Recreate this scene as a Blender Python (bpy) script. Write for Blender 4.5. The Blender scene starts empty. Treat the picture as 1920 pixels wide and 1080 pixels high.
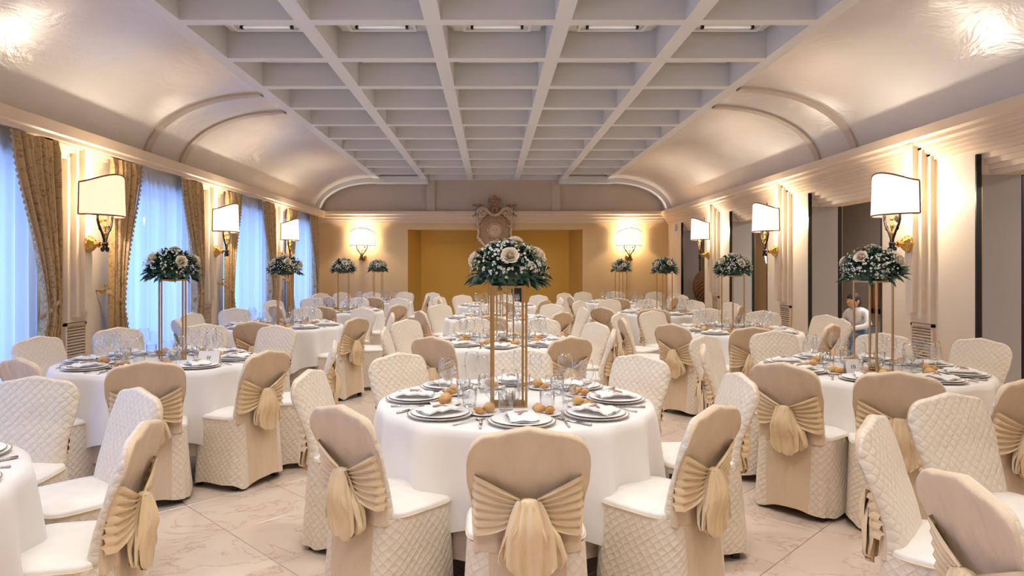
import bpy, math, random
from math import sin, cos, pi, sqrt, atan2, radians
from mathutils import Vector, Matrix
D = bpy.data
C = bpy.context.scene.collection
sc = bpy.context.scene
random.seed(7)

# ------------------------------------------------------------------ camera, world, exposure
cam = D.objects.new('camera', D.cameras.new('camera')); C.objects.link(cam)
cam.data.sensor_width = 36.0; cam.data.lens = 24.0
cam.location = (0, 0, 1.47); cam.rotation_euler = (pi/2, 0, 0)
cam.data.shift_x = 39/1920; cam.data.shift_y = -40/1920
cam.data.clip_start = 0.02
sc.camera = cam
w = D.worlds.new('evening_sky'); sc.world = w; w.use_nodes = True
w.node_tree.nodes['Background'].inputs[0].default_value = (0.16, 0.36, 0.95, 1)
w.node_tree.nodes['Background'].inputs[1].default_value = 1.6
sc.view_settings.view_transform = 'Standard'; sc.view_settings.look = 'None'
sc.view_settings.gamma = 1.0; sc.view_settings.use_curve_mapping = False
sc.view_settings.exposure = 1.12
sc.cycles.use_denoising = True
sc.cycles.max_bounces = 7; sc.cycles.diffuse_bounces = 4; sc.cycles.glossy_bounces = 3
sc.cycles.transparent_max_bounces = 24; sc.cycles.sample_clamp_indirect = 4.0
sc.cycles.caustics_reflective = False; sc.cycles.caustics_refractive = False

WL, WR, YB, YF = -4.10, 4.18, 16.15, -4.6
HS, HT, ZC, ZCB = 3.51, 3.80, 2.77, 2.62      # beam soffit, slab, cornice top, cornice bottom
CXL, CXR = -2.72, 2.83                        # edges of the coffered ceiling
DAY, SCON, SHADE, COFF = 15.0, 18.0, .54, 3.7

def area_light(name, loc, rot, sx, sy, power, color):
    l = D.lights.new(name, 'AREA'); l.shape = 'RECTANGLE'; l.size = sx; l.size_y = sy
    l.energy = power; l.color = color
    o = D.objects.new(name, l); C.objects.link(o); o.location = loc; o.rotation_euler = rot
    return o
WIN = [(-5.0, -3.2), (-1.95, -0.1), (1.15, 3.0), (4.25, 6.05), (7.35, 9.15), (10.45, 12.25), (13.55, 15.35)]
for a, b in WIN:
    area_light('daylight', (-4.85, (a+b)/2, 1.5), (0, -pi/2, 0), 2.1, b-a, DAY, (0.40, 0.58, 1.0))

for _k in range(10):        # added fill lamps up in the coffers, brightening the tables from above
    for _i in range(5):
        _l = area_light('coffer_fill', (((-2+_i)*.53+.027)*2.04, 14.51-2.072*_k, 3.69), (0, 0, 0), .5, .12, COFF, (1, .965, .92))
        _l.data.spread = radians(110)

# ------------------------------------------------------------------ materials
class NT:
    def __init__(s, name):
        s.m = D.materials.new(name); s.m.use_nodes = True; s.t = s.m.node_tree; s.n = s.t.nodes; s.l = s.t.links
        s.b = s.n['Principled BSDF']; s.out = s.n['Material Output']
    def node(s, typ, **kw):
        n = s.n.new(typ)
        for k, v in kw.items(): setattr(n, k, v)
        return n
    def set(s, n, k, v):
        if hasattr(v, 'is_output') or isinstance(v, bpy.types.NodeSocket): s.l.new(v, n.inputs[k])
        else: n.inputs[k].default_value = v
    def math(s, op, a, b=0.0, c=None):
        n = s.node('ShaderNodeMath', operation=op); s.set(n, 0, a); s.set(n, 1, b)
        if c is not None: s.set(n, 2, c)
        return n.outputs[0]
    def noise(s, vec, scale, detail=3, rough=.5, dist=0.0):
        n = s.node('ShaderNodeTexNoise'); s.set(n, 'Vector', vec); s.set(n, 'Scale', scale)
        s.set(n, 'Detail', detail); s.set(n, 'Roughness', rough); s.set(n, 'Distortion', dist); return n.outputs[0]
    def mapping(s, vec, scale=(1,1,1), rot=(0,0,0)):
        n = s.node('ShaderNodeMapping'); s.set(n, 'Vector', vec); n.inputs['Scale'].default_value = scale
        n.inputs['Rotation'].default_value = rot; return n.outputs[0]
    def coord(s, k): return s.node('ShaderNodeTexCoord').outputs[k]
    def ramp(s, fac, stops):
        n = s.node('ShaderNodeValToRGB'); s.set(n, 0, fac); e = n.color_ramp.elements
        while len(e) < len(stops): e.new(0.5)
        for i, (p, c) in enumerate(stops): e[i].position = p; e[i].color = (*c, 1)
        return n.outputs[0]
    def bump(s, h, dist=.005, strength=1.0):
        n = s.node('ShaderNodeBump'); s.set(n, 'Height', h); n.inputs['Distance'].default_value = dist
        n.inputs['Strength'].default_value = strength; s.l.new(n.outputs[0], s.b.inputs['Normal'])

def pbr(name, col, rough=.5, metal=0.0, spec=.5, noise=None, bump=None, emit=None, coord='Object', stretch=(1,1,1)):
    s = NT(name); b = s.b
    b.inputs['Roughness'].default_value = rough; b.inputs['Metallic'].default_value = metal
    b.inputs['Specular IOR Level'].default_value = spec
    if noise:
        sc_, amt = noise
        f = s.noise(s.mapping(s.coord(coord), stretch), sc_, 4)
        lo = tuple(c*(1-amt) for c in col); hi = tuple(min(1, c*(1+amt)) for c in col)
        s.l.new(s.ramp(f, [(.3, lo), (.7, hi)]), b.inputs['Base Color'])
    else: b.inputs['Base Color'].default_value = (*col, 1)
    if bump:
        s.bump(s.noise(s.mapping(s.coord(coord), stretch), bump[0], 4), bump[1])
    if emit:
        b.inputs['Emission Color'].default_value = (*emit[0], 1); b.inputs['Emission Strength'].default_value = emit[1]
    return s.m

def quilt(name, col, cell=.036, depth=.0035):
    s = NT(name); uv = s.coord('UV')
    wob = s.noise(uv, 9, 2)
    mp = s.mapping(uv, (1/cell, 1/cell, 1), (0, 0, pi/4))
    sp = s.node('ShaderNodeSeparateXYZ'); s.l.new(mp, sp.inputs[0])
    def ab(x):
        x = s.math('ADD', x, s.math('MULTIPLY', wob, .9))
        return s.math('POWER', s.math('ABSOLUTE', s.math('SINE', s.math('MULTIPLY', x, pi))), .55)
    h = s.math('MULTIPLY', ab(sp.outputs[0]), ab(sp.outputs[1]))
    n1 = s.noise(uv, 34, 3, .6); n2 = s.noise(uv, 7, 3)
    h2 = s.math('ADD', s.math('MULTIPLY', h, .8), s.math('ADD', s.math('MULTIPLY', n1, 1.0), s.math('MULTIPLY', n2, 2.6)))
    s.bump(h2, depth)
    s.l.new(s.ramp(h, [(0.0, tuple(c*.92 for c in col)), (.45, col)]), s.b.inputs['Base Color'])  # shade of the stitched creases painted into the colour
    s.b.inputs['Roughness'].default_value = .42; s.b.inputs['Specular IOR Level'].default_value = .45
    s.b.inputs['Sheen Weight'].default_value = .15
    return s.m

def cloth(name, col, rough=.6, bsc=(14, .006), stretch=(1,1,1), coord='Object', spec=.3):
    m = pbr(name, col, rough, spec=spec, noise=(bsc[0]*.6, .05), bump=bsc, coord=coord, stretch=stretch)
    m.node_tree.nodes['Principled BSDF'].inputs['Sheen Weight'].default_value = .12
    return m

M = {}
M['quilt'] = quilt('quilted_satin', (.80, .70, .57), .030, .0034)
M['seat'] = cloth('seat_satin', (.82, .775, .715), .5)
M['back'] = cloth('draped_satin', (.71, .555, .385), .45, (9, .012), (2.2, 2.2, .45))
M['sash'] = cloth('sash_satin', (.83, .635, .395), .38, (11, .006), (2, 2, 1), spec=.5)
M['cloth'] = cloth('white_tablecloth', (.82, .785, .755), .7, (5, .004))
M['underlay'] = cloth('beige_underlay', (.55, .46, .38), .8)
M['dark_leg'] = pbr('dark_stained_leg', (.03, .022, .018), .5)  # even near-black colour of the chair and table legs
M['ceil'] = pbr('ceiling_paint', (.70, .685, .665), .62, noise=(1.2, .02))
M['panel'] = pbr('coffer_panel_paint', (.70, .69, .67), .7)
M['wall'] = pbr('cream_wall_paint', (.79, .68, .53), .55, noise=(2.2, .03), bump=(30, .0008))
M['wall_back'] = pbr('ochre_cream_wall_paint', (.74, .53, .27), .6, noise=(2.0, .03), bump=(30, .0008))
M['trim'] = pbr('cream_trim_paint', (.78, .62, .45), .5, noise=(3, .02))
M['frieze'] = pbr('frieze_paint', (.56, .47, .38), .6, noise=(1.2, .05))
M['rib'] = pbr('vault_rib_paint', (.56, .46, .37), .6, noise=(1.2, .05))
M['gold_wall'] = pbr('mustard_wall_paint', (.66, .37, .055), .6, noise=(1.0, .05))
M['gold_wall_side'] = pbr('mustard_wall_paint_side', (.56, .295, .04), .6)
M['grey_jamb'] = pbr('grey_jamb_paint', (.43, .395, .36), .6, noise=(2.0, .03))
M['black_edge'] = pbr('dark_green_marble_edge', (.006, .010, .009), .3, noise=(9, .5))
M['brass'] = pbr('brass', (.62, .36, .10), .25, 1.0, bump=(25, .002))
M['gold_metal'] = pbr('gold_metal_rod', (.55, .34, .14), .3, 1.0)
M['iron'] = pbr('blackened_iron', (.02, .018, .016), .4, .6)
M['white_metal'] = pbr('white_enamel', (.75, .73, .70), .4)
M['porcelain'] = pbr('white_porcelain', (.90, .88, .86), .4, spec=.25)
M['rimmed'] = pbr('tan_glazed_rim', (.50, .36, .25), .2)
M['napkin'] = cloth('white_napkin', (.86, .83, .80), .7, (20, .002))
M['ribbon'] = pbr('dusty_rose_ribbon', (.50, .31, .24), .5)
M['steel'] = pbr('polished_cutlery', (.62, .58, .54), .18, 1.0)
M['bread'] = pbr('crusty_bread', (.62, .29, .07), .6, noise=(22, .35), bump=(26, .004))
M['bread2'] = pbr('pale_bread', (.70, .42, .17), .6, noise=(22, .25), bump=(26, .004))
M['wax'] = pbr('ivory_wax', (.85, .72, .55), .5)
M['leaf'] = pbr('dark_green_leaf', (.018, .055, .03), .45, noise=(30, .5))
M['leaf2'] = pbr('light_green_leaf', (.14, .22, .035), .5, noise=(30, .4))
M['petal'] = pbr('white_petal', (.85, .83, .78), .5)
M['eye'] = pbr('flower_centre', (.20, .16, .07), .6)
M['rose'] = pbr('ivory_rose_petal', (.88, .76, .60), .5, noise=(18, .08))
M['drape'] = None
M['stone_lit'] = pbr('carved_tan_stone_lit', (.58, .42, .28), .6, noise=(20, .15), bump=(30, .004))  # lighter copy of the stone; relief light painted on scrolls and medallion
M['stone'] = pbr('carved_tan_stone', (.42, .265, .16), .6, noise=(20, .2), bump=(30, .006))  # darker copy of the stone; recess shade painted into the shield
M['stone_dark'] = pbr('carved_brown_stone', (.36, .20, .10), .6, noise=(25, .3), bump=(30, .006))
M['wood'] = pbr('brown_wood', (.16, .055, .022), .4, noise=(10, .3), stretch=(1, 1, .2))
M['wicker'] = pbr('dark_wicker', (.15, .065, .02), .5, noise=(28, .6), bump=(40, .01))
M['black'] = pbr('black_cabinet', (.006, .012, .012), .6)
M['hair'] = pbr('dark_hair', (.02, .012, .01), .6)
M['skin'] = pbr('skin_tone', (.50, .27, .18), .55)
M['shirt'] = cloth('white_shirt', (.62, .62, .66), .7)
M['trousers'] = cloth('blue_trousers', (.07, .12, .20), .8)
M['ink'] = pbr('black_ink', (.03, .03, .03), .6)
M['grout'] = pbr('floor_grout', (.40, .30, .24), .8)

def drape_mat():
    s = NT('gold_damask'); uv = s.coord('UV')
    n1 = s.noise(s.mapping(uv, (7, 5, 1)), 1.4, 2, .5, 1.6)
    f = s.math('ABSOLUTE', s.math('SUBTRACT', n1, .5))
    s.l.new(s.ramp(f, [(.0, (.34, .20, .08)), (.015, (.36, .22, .09)), (.03, (.54, .37, .18)), (1, (.58, .40, .20))]), s.b.inputs['Base Color'])
    s.bump(s.noise(s.mapping(uv, (30, 6, 1)), 1, 3), .004)
    s.b.inputs['Roughness'].default_value = .42
    return s.m
M['drape'] = drape_mat()

def sheer_mat():
    s = NT('sheer_voile')
    tr = s.node('ShaderNodeBsdfTranslucent'); tr.inputs[0].default_value = (.80, .86, .95, 1)
    df = s.node('ShaderNodeBsdfDiffuse'); df.inputs[0].default_value = (.75, .74, .74, 1)
    tp = s.node('ShaderNodeBsdfTransparent'); tp.inputs[0].default_value = (.95, .96, 1, 1)
    m1 = s.node('ShaderNodeMixShader'); m1.inputs[0].default_value = .38; s.l.new(tr.outputs[0], m1.inputs[1]); s.l.new(df.outputs[0], m1.inputs[2])
    m2 = s.node('ShaderNodeMixShader'); m2.inputs[0].default_value = .16; s.l.new(m1.outputs[0], m2.inputs[1]); s.l.new(tp.outputs[0], m2.inputs[2])
    s.l.new(m2.outputs[0], s.out.inputs[0]); return s.m
M['sheer'] = sheer_mat()

def glass_mat(name, base=.05, tint=(1, 1, 1), k=.75):
    s = NT(name)
    lw = s.node('ShaderNodeLayerWeight'); lw.inputs[0].default_value = .5
    f = s.math('ADD', s.math('MULTIPLY', s.math('POWER', lw.outputs['Facing'], 3.0), k), base)
    tp = s.node('ShaderNodeBsdfTransparent'); tp.inputs[0].default_value = (*tint, 1)
    gl = s.node('ShaderNodeBsdfGlossy'); gl.inputs['Roughness'].default_value = .03
    mx = s.node('ShaderNodeMixShader'); s.l.new(f, mx.inputs[0]); s.l.new(tp.outputs[0], mx.inputs[1]); s.l.new(gl.outputs[0], mx.inputs[2])
    s.l.new(mx.outputs[0], s.out.inputs[0]); return s.m
M['glass'] = glass_mat('clear_glass', .075, (.985, .99, .99), .95)
M['pane'] = glass_mat('window_glass', .04)

def shade_mat():
    s = NT('parchment_shade')
    s.b.inputs['Base Color'].default_value = (.85, .72, .55, 1); s.b.inputs['Roughness'].default_value = .7
    n = s.noise(s.coord('Object'), 2.5, 2)
    s.l.new(s.ramp(n, [(.3, (1, .82, .66)), (.7, (1, .88, .76))]), s.b.inputs['Emission Color'])
    s.b.inputs['Emission Strength'].default_value = SHADE
    return s.m
M['shade'] = shade_mat()
M['shade_dim'] = pbr('dim_parchment_shade', (.85, .68, .50), .7, emit=((1, .74, .50), .42))

def marble():
    s = NT('rose_beige_marble'); g = s.node('ShaderNodeNewGeometry').outputs['Position']
    oi = s.node('ShaderNodeObjectInfo').outputs['Random']
    add = s.node('ShaderNodeVectorMath', operation='ADD'); s.l.new(g, add.inputs[0])
    cmb = s.node('ShaderNodeCombineXYZ'); s.l.new(s.math('MULTIPLY', oi, 40.0), cmb.inputs[0]); s.l.new(s.math('MULTIPLY', oi, 17.0), cmb.inputs[1])
    s.l.new(cmb.outputs[0], add.inputs[1]); v = add.outputs[0]
    n = s.noise(v, 2.2, 6, .6, .8); f = s.math('ABSOLUTE', s.math('SUBTRACT', n, .5))
    vein = s.ramp(f, [(0, (.54, .40, .31)), (.006, (.62, .50, .41)), (.02, (.68, .57, .475)), (.5, (.70, .59, .50))])
    big = s.ramp(s.noise(v, .9, 4, .6), [(.3, (.86, .80, .76)), (.7, (1.0, 1.0, 1.0))])
    mx = s.node('ShaderNodeMix', data_type='RGBA', blend_type='MULTIPLY'); mx.inputs[0].default_value = 1.0
    s.l.new(vein, mx.inputs[6]); s.l.new(big, mx.inputs[7]); s.l.new(mx.outputs[2], s.b.inputs['Base Color'])
    s.b.inputs['Roughness'].default_value = .2
    return s.m
M['marble'] = marble()

def stucco():
    s = NT('polished_vault_stucco'); v = s.mapping(s.coord('Object'), (1, .6, 1))
    n = s.noise(v, 3.5, 5, .6, 1.0)
    s.l.new(s.ramp(s.noise(v, .8, 3), [(.3, (.68, .63, .57)), (.7, (.76, .72, .67))]), s.b.inputs['Base Color'])
    s.b.inputs['Roughness'].default_value = .27; s.b.inputs['Specular IOR Level'].default_value = .7
    s.bump(n, .011); return s.m
M['stucco'] = stucco()

# ------------------------------------------------------------------ mesh helpers
class MB:
    def __init__(s): s.v = []; s.f = []; s.mi = []; s.uv = []
    def add(s, V, F, mi=0, uv=None):
        o = len(s.v); s.v += [tuple(p) for p in V]; s.f += [tuple(i+o for i in f) for f in F]; s.mi += [mi]*len(F)
        if uv is None: uv = [(0, 0)]*len(V)
        s.uv += uv; return s
    def box(s, x0, x1, y0, y1, z0, z1, mi=0):
        V = [(x, y, z) for x in (x0, x1) for y in (y0, y1) for z in (z0, z1)]
        return s.add(V, [(0,1,3,2),(4,6,7,5),(0,4,5,1),(2,3,7,6),(0,2,6,4),(1,5,7,3)], mi)
    def grid(s, rows, close=False, mi=0, uv=None, cap0=False, cap1=False):
        n = len(rows[0]); V = [p for r in rows for p in r]; F = []
        for i in range(len(rows)-1):
            for j in range(n if close else n-1):
                k = (j+1) % n; F.append((i*n+j, i*n+k, (i+1)*n+k, (i+1)*n+j))
        if cap0: F.append(tuple(range(n))[::-1])
        if cap1: F.append(tuple(range((len(rows)-1)*n, len(rows)*n)))
        return s.add(V, F, mi, uv)
    def lathe(s, prof, n=20, mi=0, cap0=False, cap1=False, at=(0,0,0)):
        return s.grid([[(at[0]+r*cos(2*pi*j/n), at[1]+r*sin(2*pi*j/n), at[2]+z) for j in range(n)] for r, z in prof], True, mi, cap0=cap0, cap1=cap1)
    def tube(s, path, rad, n=6, mi=0):
        P = [Vector(p) for p in path]; rows = []
        if not hasattr(rad, '__len__'): rad = [rad]*len(P)
        up = Vector((0, 0, 1)); prev = None
        for i, p in enumerate(P):
            t = (P[min(i+1, len(P)-1)]-P[max(i-1, 0)]).normalized()
            a = prev if prev is not None else (up if abs(t.z) < .9 else Vector((1, 0, 0)))
            a = (a-t*a.dot(t)); a = a.normalized() if a.length > 1e-6 else t.orthogonal().normalized(); prev = a
            b = t.cross(a)
            rows.append([tuple(p+(a*cos(2*pi*j/n)+b*sin(2*pi*j/n))*rad[i]) for j in range(n)])
        return s.grid(rows, True, mi, cap0=True, cap1=True)
    def ball(s, c, r, n=10, m=6, mi=0):
        rx, ry, rz = (r, r, r) if not hasattr(r, '__len__') else r
        rows = [[(c[0]+rx*sin(pi*(i+.02)/(m+.04))*cos(2*pi*j/n), c[1]+ry*sin(pi*(i+.02)/(m+.04))*sin(2*pi*j/n), c[2]-rz*cos(pi*(i+.02)/(m+.04))) for j in range(n)] for i in range(m+1)]
        return s.grid(rows, True, mi, cap0=True, cap1=True)
    def prism(s, poly, axis, a, b, mi=0):
        def P(p, t): return (p[0], t, p[1]) if axis == 'y' else ((t, p[0], p[1]) if axis == 'x' else (p[0], p[1], t))
        n = len(poly); V = [P(p, a) for p in poly]+[P(p, b) for p in poly]
        F = [(i, (i+1) % n, n+(i+1) % n, n+i) for i in range(n)]+[tuple(range(n))[::-1], tuple(range(n, 2*n))]
        return s.add(V, F, mi)
    def mesh(s, name, mats, smooth=True):
        me = D.meshes.new(name); me.from_pydata(s.v, [], s.f)
        for m in (mats if isinstance(mats, (list, tuple)) else [mats]): me.materials.append(m)
        me.polygons.foreach_set('material_index', s.mi); me.polygons.foreach_set('use_smooth', [smooth]*len(s.f))
        ul = me.uv_layers.new(name='uv'); flat = []
        idx = [0]*len(me.loops); me.loops.foreach_get('vertex_index', idx)
        for i in idx: flat += s.uv[i]
        ul.data.foreach_set('uv', flat)
        me.update(); return me

def fixn(me):
    import bmesh
    bm = bmesh.new(); bm.from_mesh(me); bmesh.ops.recalc_face_normals(bm, faces=bm.faces); bm.to_mesh(me); bm.free(); return me

def ob(name, me, parent=None, loc=(0,0,0), rz=0.0, label=None, cat=None, group=None, kind=None, scale=None):
    o = D.objects.new(name, me); C.objects.link(o); o.location = loc; o.rotation_euler = (0, 0, rz)
    if scale: o.scale = scale
    if parent: o.parent = parent
    if label: o['label'] = label
    if cat: o['category'] = cat
    if group: o['group'] = group
    if kind: o['kind'] = kind
    return o
def empty(name, **k): return ob(name, None, **k)
def copy_tree(o, parent=None, skip=()):
    c = o.copy(); C.objects.link(c)
    if parent: c.parent = parent
    for ch in o.children:
        if ch.name.split('.')[0] in skip: continue
        copy_tree(ch, c, skip)
    return c
def boxo(name, x0, x1, y0, y1, z0, z1, m, parent=None, kind=None, label=None):
    return ob(name, MB().box(x0, x1, y0, y1, z0, z1).mesh(name, m, False), parent, kind=kind, label=label)
def project(x, y, z): return 921+1280*x/y, 500-1280*(z-1.47)/y
def inframe(x, y, z, mg=40):
    if y < .3: return False
    u, v = project(x, y, z); return -mg < u < 1920+mg and v < 1080+mg

# ------------------------------------------------------------------ floor
floor = boxo('floor', -4.5, 9.0, YF, YB+.2, -.08, -.006, M['grout'], kind='structure')
T = .58
def tile_mesh():
    b = MB(); h = T/2-.0016; c = .003
    b.grid([[(-h,-h,-.006),(h,-h,-.006),(h,h,-.006),(-h,h,-.006)], [(-h,-h,-c),(h,-h,-c),(h,h,-c),(-h,h,-c)],
            [(-h+c,-h+c,0),(h-c,-h+c,0),(h-c,h-c,0),(-h+c,h-c,0)]], True, cap1=True)
    return b.mesh('floor_tile', M['marble'], False)
tm = tile_mesh(); rest = MB(); cells = []
for i in range(-40, 60):
    for j in range(-40, 60):
        x = (i-j)*T*.7071+.18; y = (i+j)*T*.7071+.1
        if WL-.1 < x < 7.3 and YF+.3 < y < YB-.2:
            cells.append((x, y))
vis = sorted([c for c in cells if inframe(c[0], c[1], 0, 150) and c[0] < 4.4], key=lambda c: c[0]**2+c[1]**2)[:300]
vs = set(vis)
for x, y in cells:
    if (x, y) in vs: ob('floor_tile', tm, floor, (x, y, 0), pi/4)
    else:
        h = T*.7071-.002; rest.add([(x+h, y, 0), (x, y+h, 0), (x-h, y, 0), (x, y-h, 0)], [(0, 1, 2, 3)])
ob('floor_tile', rest.mesh('tile_rest', M['marble'], False), floor, kind='stuff')

# ------------------------------------------------------------------ ceiling: slab, coffers, vaults
ceiling = boxo('ceiling', -4.5, 4.7, YF, YB+.3, HT, HT+.1, M['ceil'], kind='structure')
XB = [(k*.53+.027)*2.04 for k in (-2.5, -1.5, -.5, .5, 1.5, 2.5)]
YC = [16.13-1.036*i for i in range(20)]
for i, x in enumerate(XB):
    boxo('beam', x-.069, x+.069, YF, YB, HS, HT, M['ceil'], ceiling)
for y in YC:
    for i in range(5):
        boxo('cross_beam', XB[i]+.0685, XB[i+1]-.0685, y-.13, y, HS, HT, M['ceil'], ceiling)
pm = {}
for j in range(len(YC)-1):
    for i in range(5):
        a, b = XB[i]+.069, XB[i+1]-.069; y0, y1 = YC[j+1], YC[j]-.13
        ob('coffer_panel', pm.setdefault('p', MB().box(-.42, .42, -.415, .415, -.012, .012).mesh('coffer_panel', M['panel'], False)), ceiling, ((a+b)/2, (y0+y1)/2, HS+.262))
# batten lights in the coffers of the rows the photo looks into
fx = MB().box(-.32, .32, -.33, .33, -.01, .012).box(-.32, .32, .29, .33, -.035, -.01).box(-.32, .32, -.33, -.29, -.035, -.01).box(-.32, -.29, -.29, .29, -.035, -.01).box(.29, .32, -.29, .29, -.035, -.01)
fxm = fx.mesh('batten', M['white_metal'], False)
tubm = MB().tube([(-.22, 0, -.06), (.22, 0, -.06)], .012, 8).mesh('tube', pbr('tube_added_glow', (.8, .8, .8), emit=((1, .965, .92), .12)))  # faint glow added to tubes that are otherwise unlit
endm = MB().box(-.012, .012, -.02, .02, -.075, -.04).mesh('end_cap', M['iron'], False)
for r, yy in (('front', YC[11]+.42), ('second', YC[10]+.42)):
    for i in range(5):
        nm = ('leftmost', 'second from left', 'middle', 'second from right', 'rightmost')[i]
        t = empty('ceiling_light', loc=((XB[i]+XB[i+1])/2, yy, HS+.238), label='white square tube light inside the %s coffer of the %s visible ceiling row' % (nm, r), cat='ceiling light', group='batten lights in the ceiling coffers')
        ob('housing', fxm, t)
        for yy_ in (-.22, 0, .22): ob('tube', tubm, t, (0, yy_, .03)); ob('end_cap', endm, t, (-.235, yy_, .03)); ob('end_cap', endm, t, (.235, yy_, .03))

def vault(name, xw, xe, sgn):
    a = abs(xw-xe); pts = []; zb = ZC-.03
    N = 20
    for i in range(N+1):
        t = pi/2*i/N; pts.append((xe+(-sgn if False else (1 if xw > xe else -1))*a*cos(t), zb+(HS+.01-zb)*sin(t)))
    poly = pts+[(xe, HT), (xw, HT), (xw, zb)]
    b = MB(); s = 1 if xw > xe else -1
    # smooth inner skin lengthwise divided so that it shades evenly
    rows = [[(p[0], YF+(YB-YF)*k/24, p[1]) for p in pts] for k in range(25)]
    b.grid(rows, False); me = b.mesh(name, M['stucco']); o = ob(name, me, kind='structure')
    c = MB().prism([(xe+s*.001, HT), (xw+s*.3, HT), (xw+s*.3, zb), (xw, zb)]+[(p[0]+s*.012, p[1]+.012) for p in pts[1:]], 'y', YF, YB)
    ob('vault_backing', fixn(c.mesh('vault_backing', M['stucco'], False)), o)
    return pts
VL = vault('ceiling_vault_left', WL, CXL, 1)
VR = vault('ceiling_vault_right', WR, CXR, -1)
def rib(pts, y0, y1, th, nm, m):
    b = MB(); n = len(pts); c = Vector((pts[-1][0], pts[0][1]))
    inn = []
    for p in pts:
        v = Vector(p)-c; v = v.normalized(); inn.append((p[0]-v.x*th, p[1]-v.y*th))
    rows = [[(p[0], y0, p[1]) for p in pts], [(p[0], y0, p[1]) for p in inn], [(p[0], y1, p[1]) for p in inn], [(p[0], y1, p[1]) for p in pts]]
    b.grid(rows); ob(nm, fixn(b.mesh(nm, m, False)), kind='structure')
for y in (8.02, 8.93): rib(VL, y, y+.13, .03, 'trim_1', M['rib'])
for y in (7.75, 8.62): rib(VR, y, y+.13, .03, 'trim_2', M['rib'])
rib(VL, YB-.35, YB-.02, .1, 'trim_3', M['ceil']); rib(VR, YB-.35, YB-.02, .1, 'trim_3', M['ceil'])
boxo('trim_4', CXL, XB[1]+.1, YB-.35, YB-.02, HS-.1, HS+.05, M['ceil'], kind='structure')
boxo('trim_4', XB[4]-.1, CXR, YB-.35, YB-.02, HS-.1, HS+.05, M['ceil'], kind='structure')

# ------------------------------------------------------------------ left wall with windows
wl = empty('wall_left', kind='structure')
def wbox(x0, x1, y0, y1, z0, z1, m, par, nm='wall_panel'): return boxo(nm, x0, x1, y0, y1, z0, z1, m, par)
ys = [YF]+[v for ab in WIN for v in ab if v > YF]+[YB]
edges = [(YF-.1, -3.2)]; 
cur = -3.2
for a, b in WIN[1:]:
    wbox(WL-.35, WL, cur, a, 0, HT, M['wall'], wl, 'pier'); wbox(WL-.35, WL, a, b, 2.42, HT, M['wall'], wl, 'lintel'); cur = b
wbox(WL-.35, WL, cur, YB+.2, 0, HT, M['wall'], wl, 'pier'); wbox(WL-.35, WL, YF, -3.2, 0, HT, M['wall'], wl, 'pier')
wn = 0
for a, b in WIN[1:]:
    wn += 1; wo = empty('window_%d' % wn, kind='structure'); X = WL-.27
    f = MB()
    for y in (a, b-.07): f.box(X-.03, X+.03, y, y+.07, 0, 2.42)
    f.box(X-.03, X+.03, a, b, 2.34, 2.42); f.box(X-.03, X+.03, a, b, 0, .12)
    ob('window_frame', f.mesh('window_frame', M['white_metal'], False), wo)
    mid = (a+b)/2
    boxo('mullion', X-.035, X+.035, mid-.05, mid+.05, .12, 2.34, M['iron'], wo)
    for y0, y1 in ((a+.07, mid-.05), (mid+.05, b-.07)):
        boxo('pane', X-.004, X+.004, y0, y1, .12, 2.34, M['pane'], wo)
# cornice left
co = MB()
co.prism([(WL, ZCB+.03), (WL+.15, ZCB+.03), (WL+.15, ZCB), (WL+.19, ZCB), (WL+.19, ZCB+.035), (WL+.21, ZCB+.05), (WL+.21, ZC), (WL, ZC)], 'y', YF, YB)
ob('trim_5', fixn(co.mesh('cornice', M['trim'], False)), kind='structure')
# cornice + stepped lintel right (profile runs the length of the wall)
pr = MB()
st = [(-.01, 2.475), (.025, 2.475), (.025, 2.51), (.05, 2.51), (.05, 2.545), (.075, 2.545), (.075, 2.58), (.10, 2.58), (.10, 2.615), (.145, 2.63), (.145, 2.665), (.19, 2.68), (.19, ZC)]
pr.prism([(WR-u, z) for u, z in st]+[(WR+.01, ZC)], 'y', YF, YB)
ob('trim_6', fixn(pr.mesh('cornice_right', M['trim'], False)), kind='structure')

# right wall: piers between openings
OPEN = [(-4.6, -3.35), (-1.9, -.25), (1.2, 2.82), (4.26, 5.89), (7.30, 9.0), (10.33, 11.97), (13.37, 15.02)]
wr = empty('wall_right', kind='structure'); JD = .43
cur = -3.35
for a, b in OPEN[1:]:
    wbox(WR, WR+JD, cur, a, 0, HT, M['wall'], wr, 'pier')
    # stepped lintel inside the opening
    l = MB().prism([(WR, 2.44), (WR, 2.44), (WR+.04, 2.44), (WR+.04, 2.395), (WR+.075, 2.395), (WR+.075, 2.35), (WR+.11, 2.35), (WR+.11, 2.305), (WR+.145, 2.305), (WR+.145, 2.26), (WR+JD, 2.26), (WR+JD, HT), (WR, HT)][1:], 'y', a, b)
    ob('lintel', fixn(l.mesh('lintel', M['trim'], False)), wr)
    for y0, y1 in ((a, a+.012), (b-.012, b)):
        boxo('jamb_panel', WR+.045, WR+JD-.045, y0, y1, 0, 2.26, M['grey_jamb'], wr)
        for xa in (WR-.004, WR+JD-.04):
            boxo('edge_strip', xa, xa+.045, y0-.002, y1+.012 if y0 == a else y1+.002, 0, 2.435 if xa < WR+.1 else 2.26, M['black_edge'], wr)
            if y0 == b-.012: boxo('gilt_edge', xa+.045, xa+.052, y0-.004, y1, 0, 2.26, M['gold_metal'], wr)
    cur = b
wbox(WR, WR+JD, cur, YB+.2, 0, HT, M['wall'], wr, 'pier'); wbox(WR, WR+JD, YF, -3.35, 0, HT, M['wall'], wr, 'pier')

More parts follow.
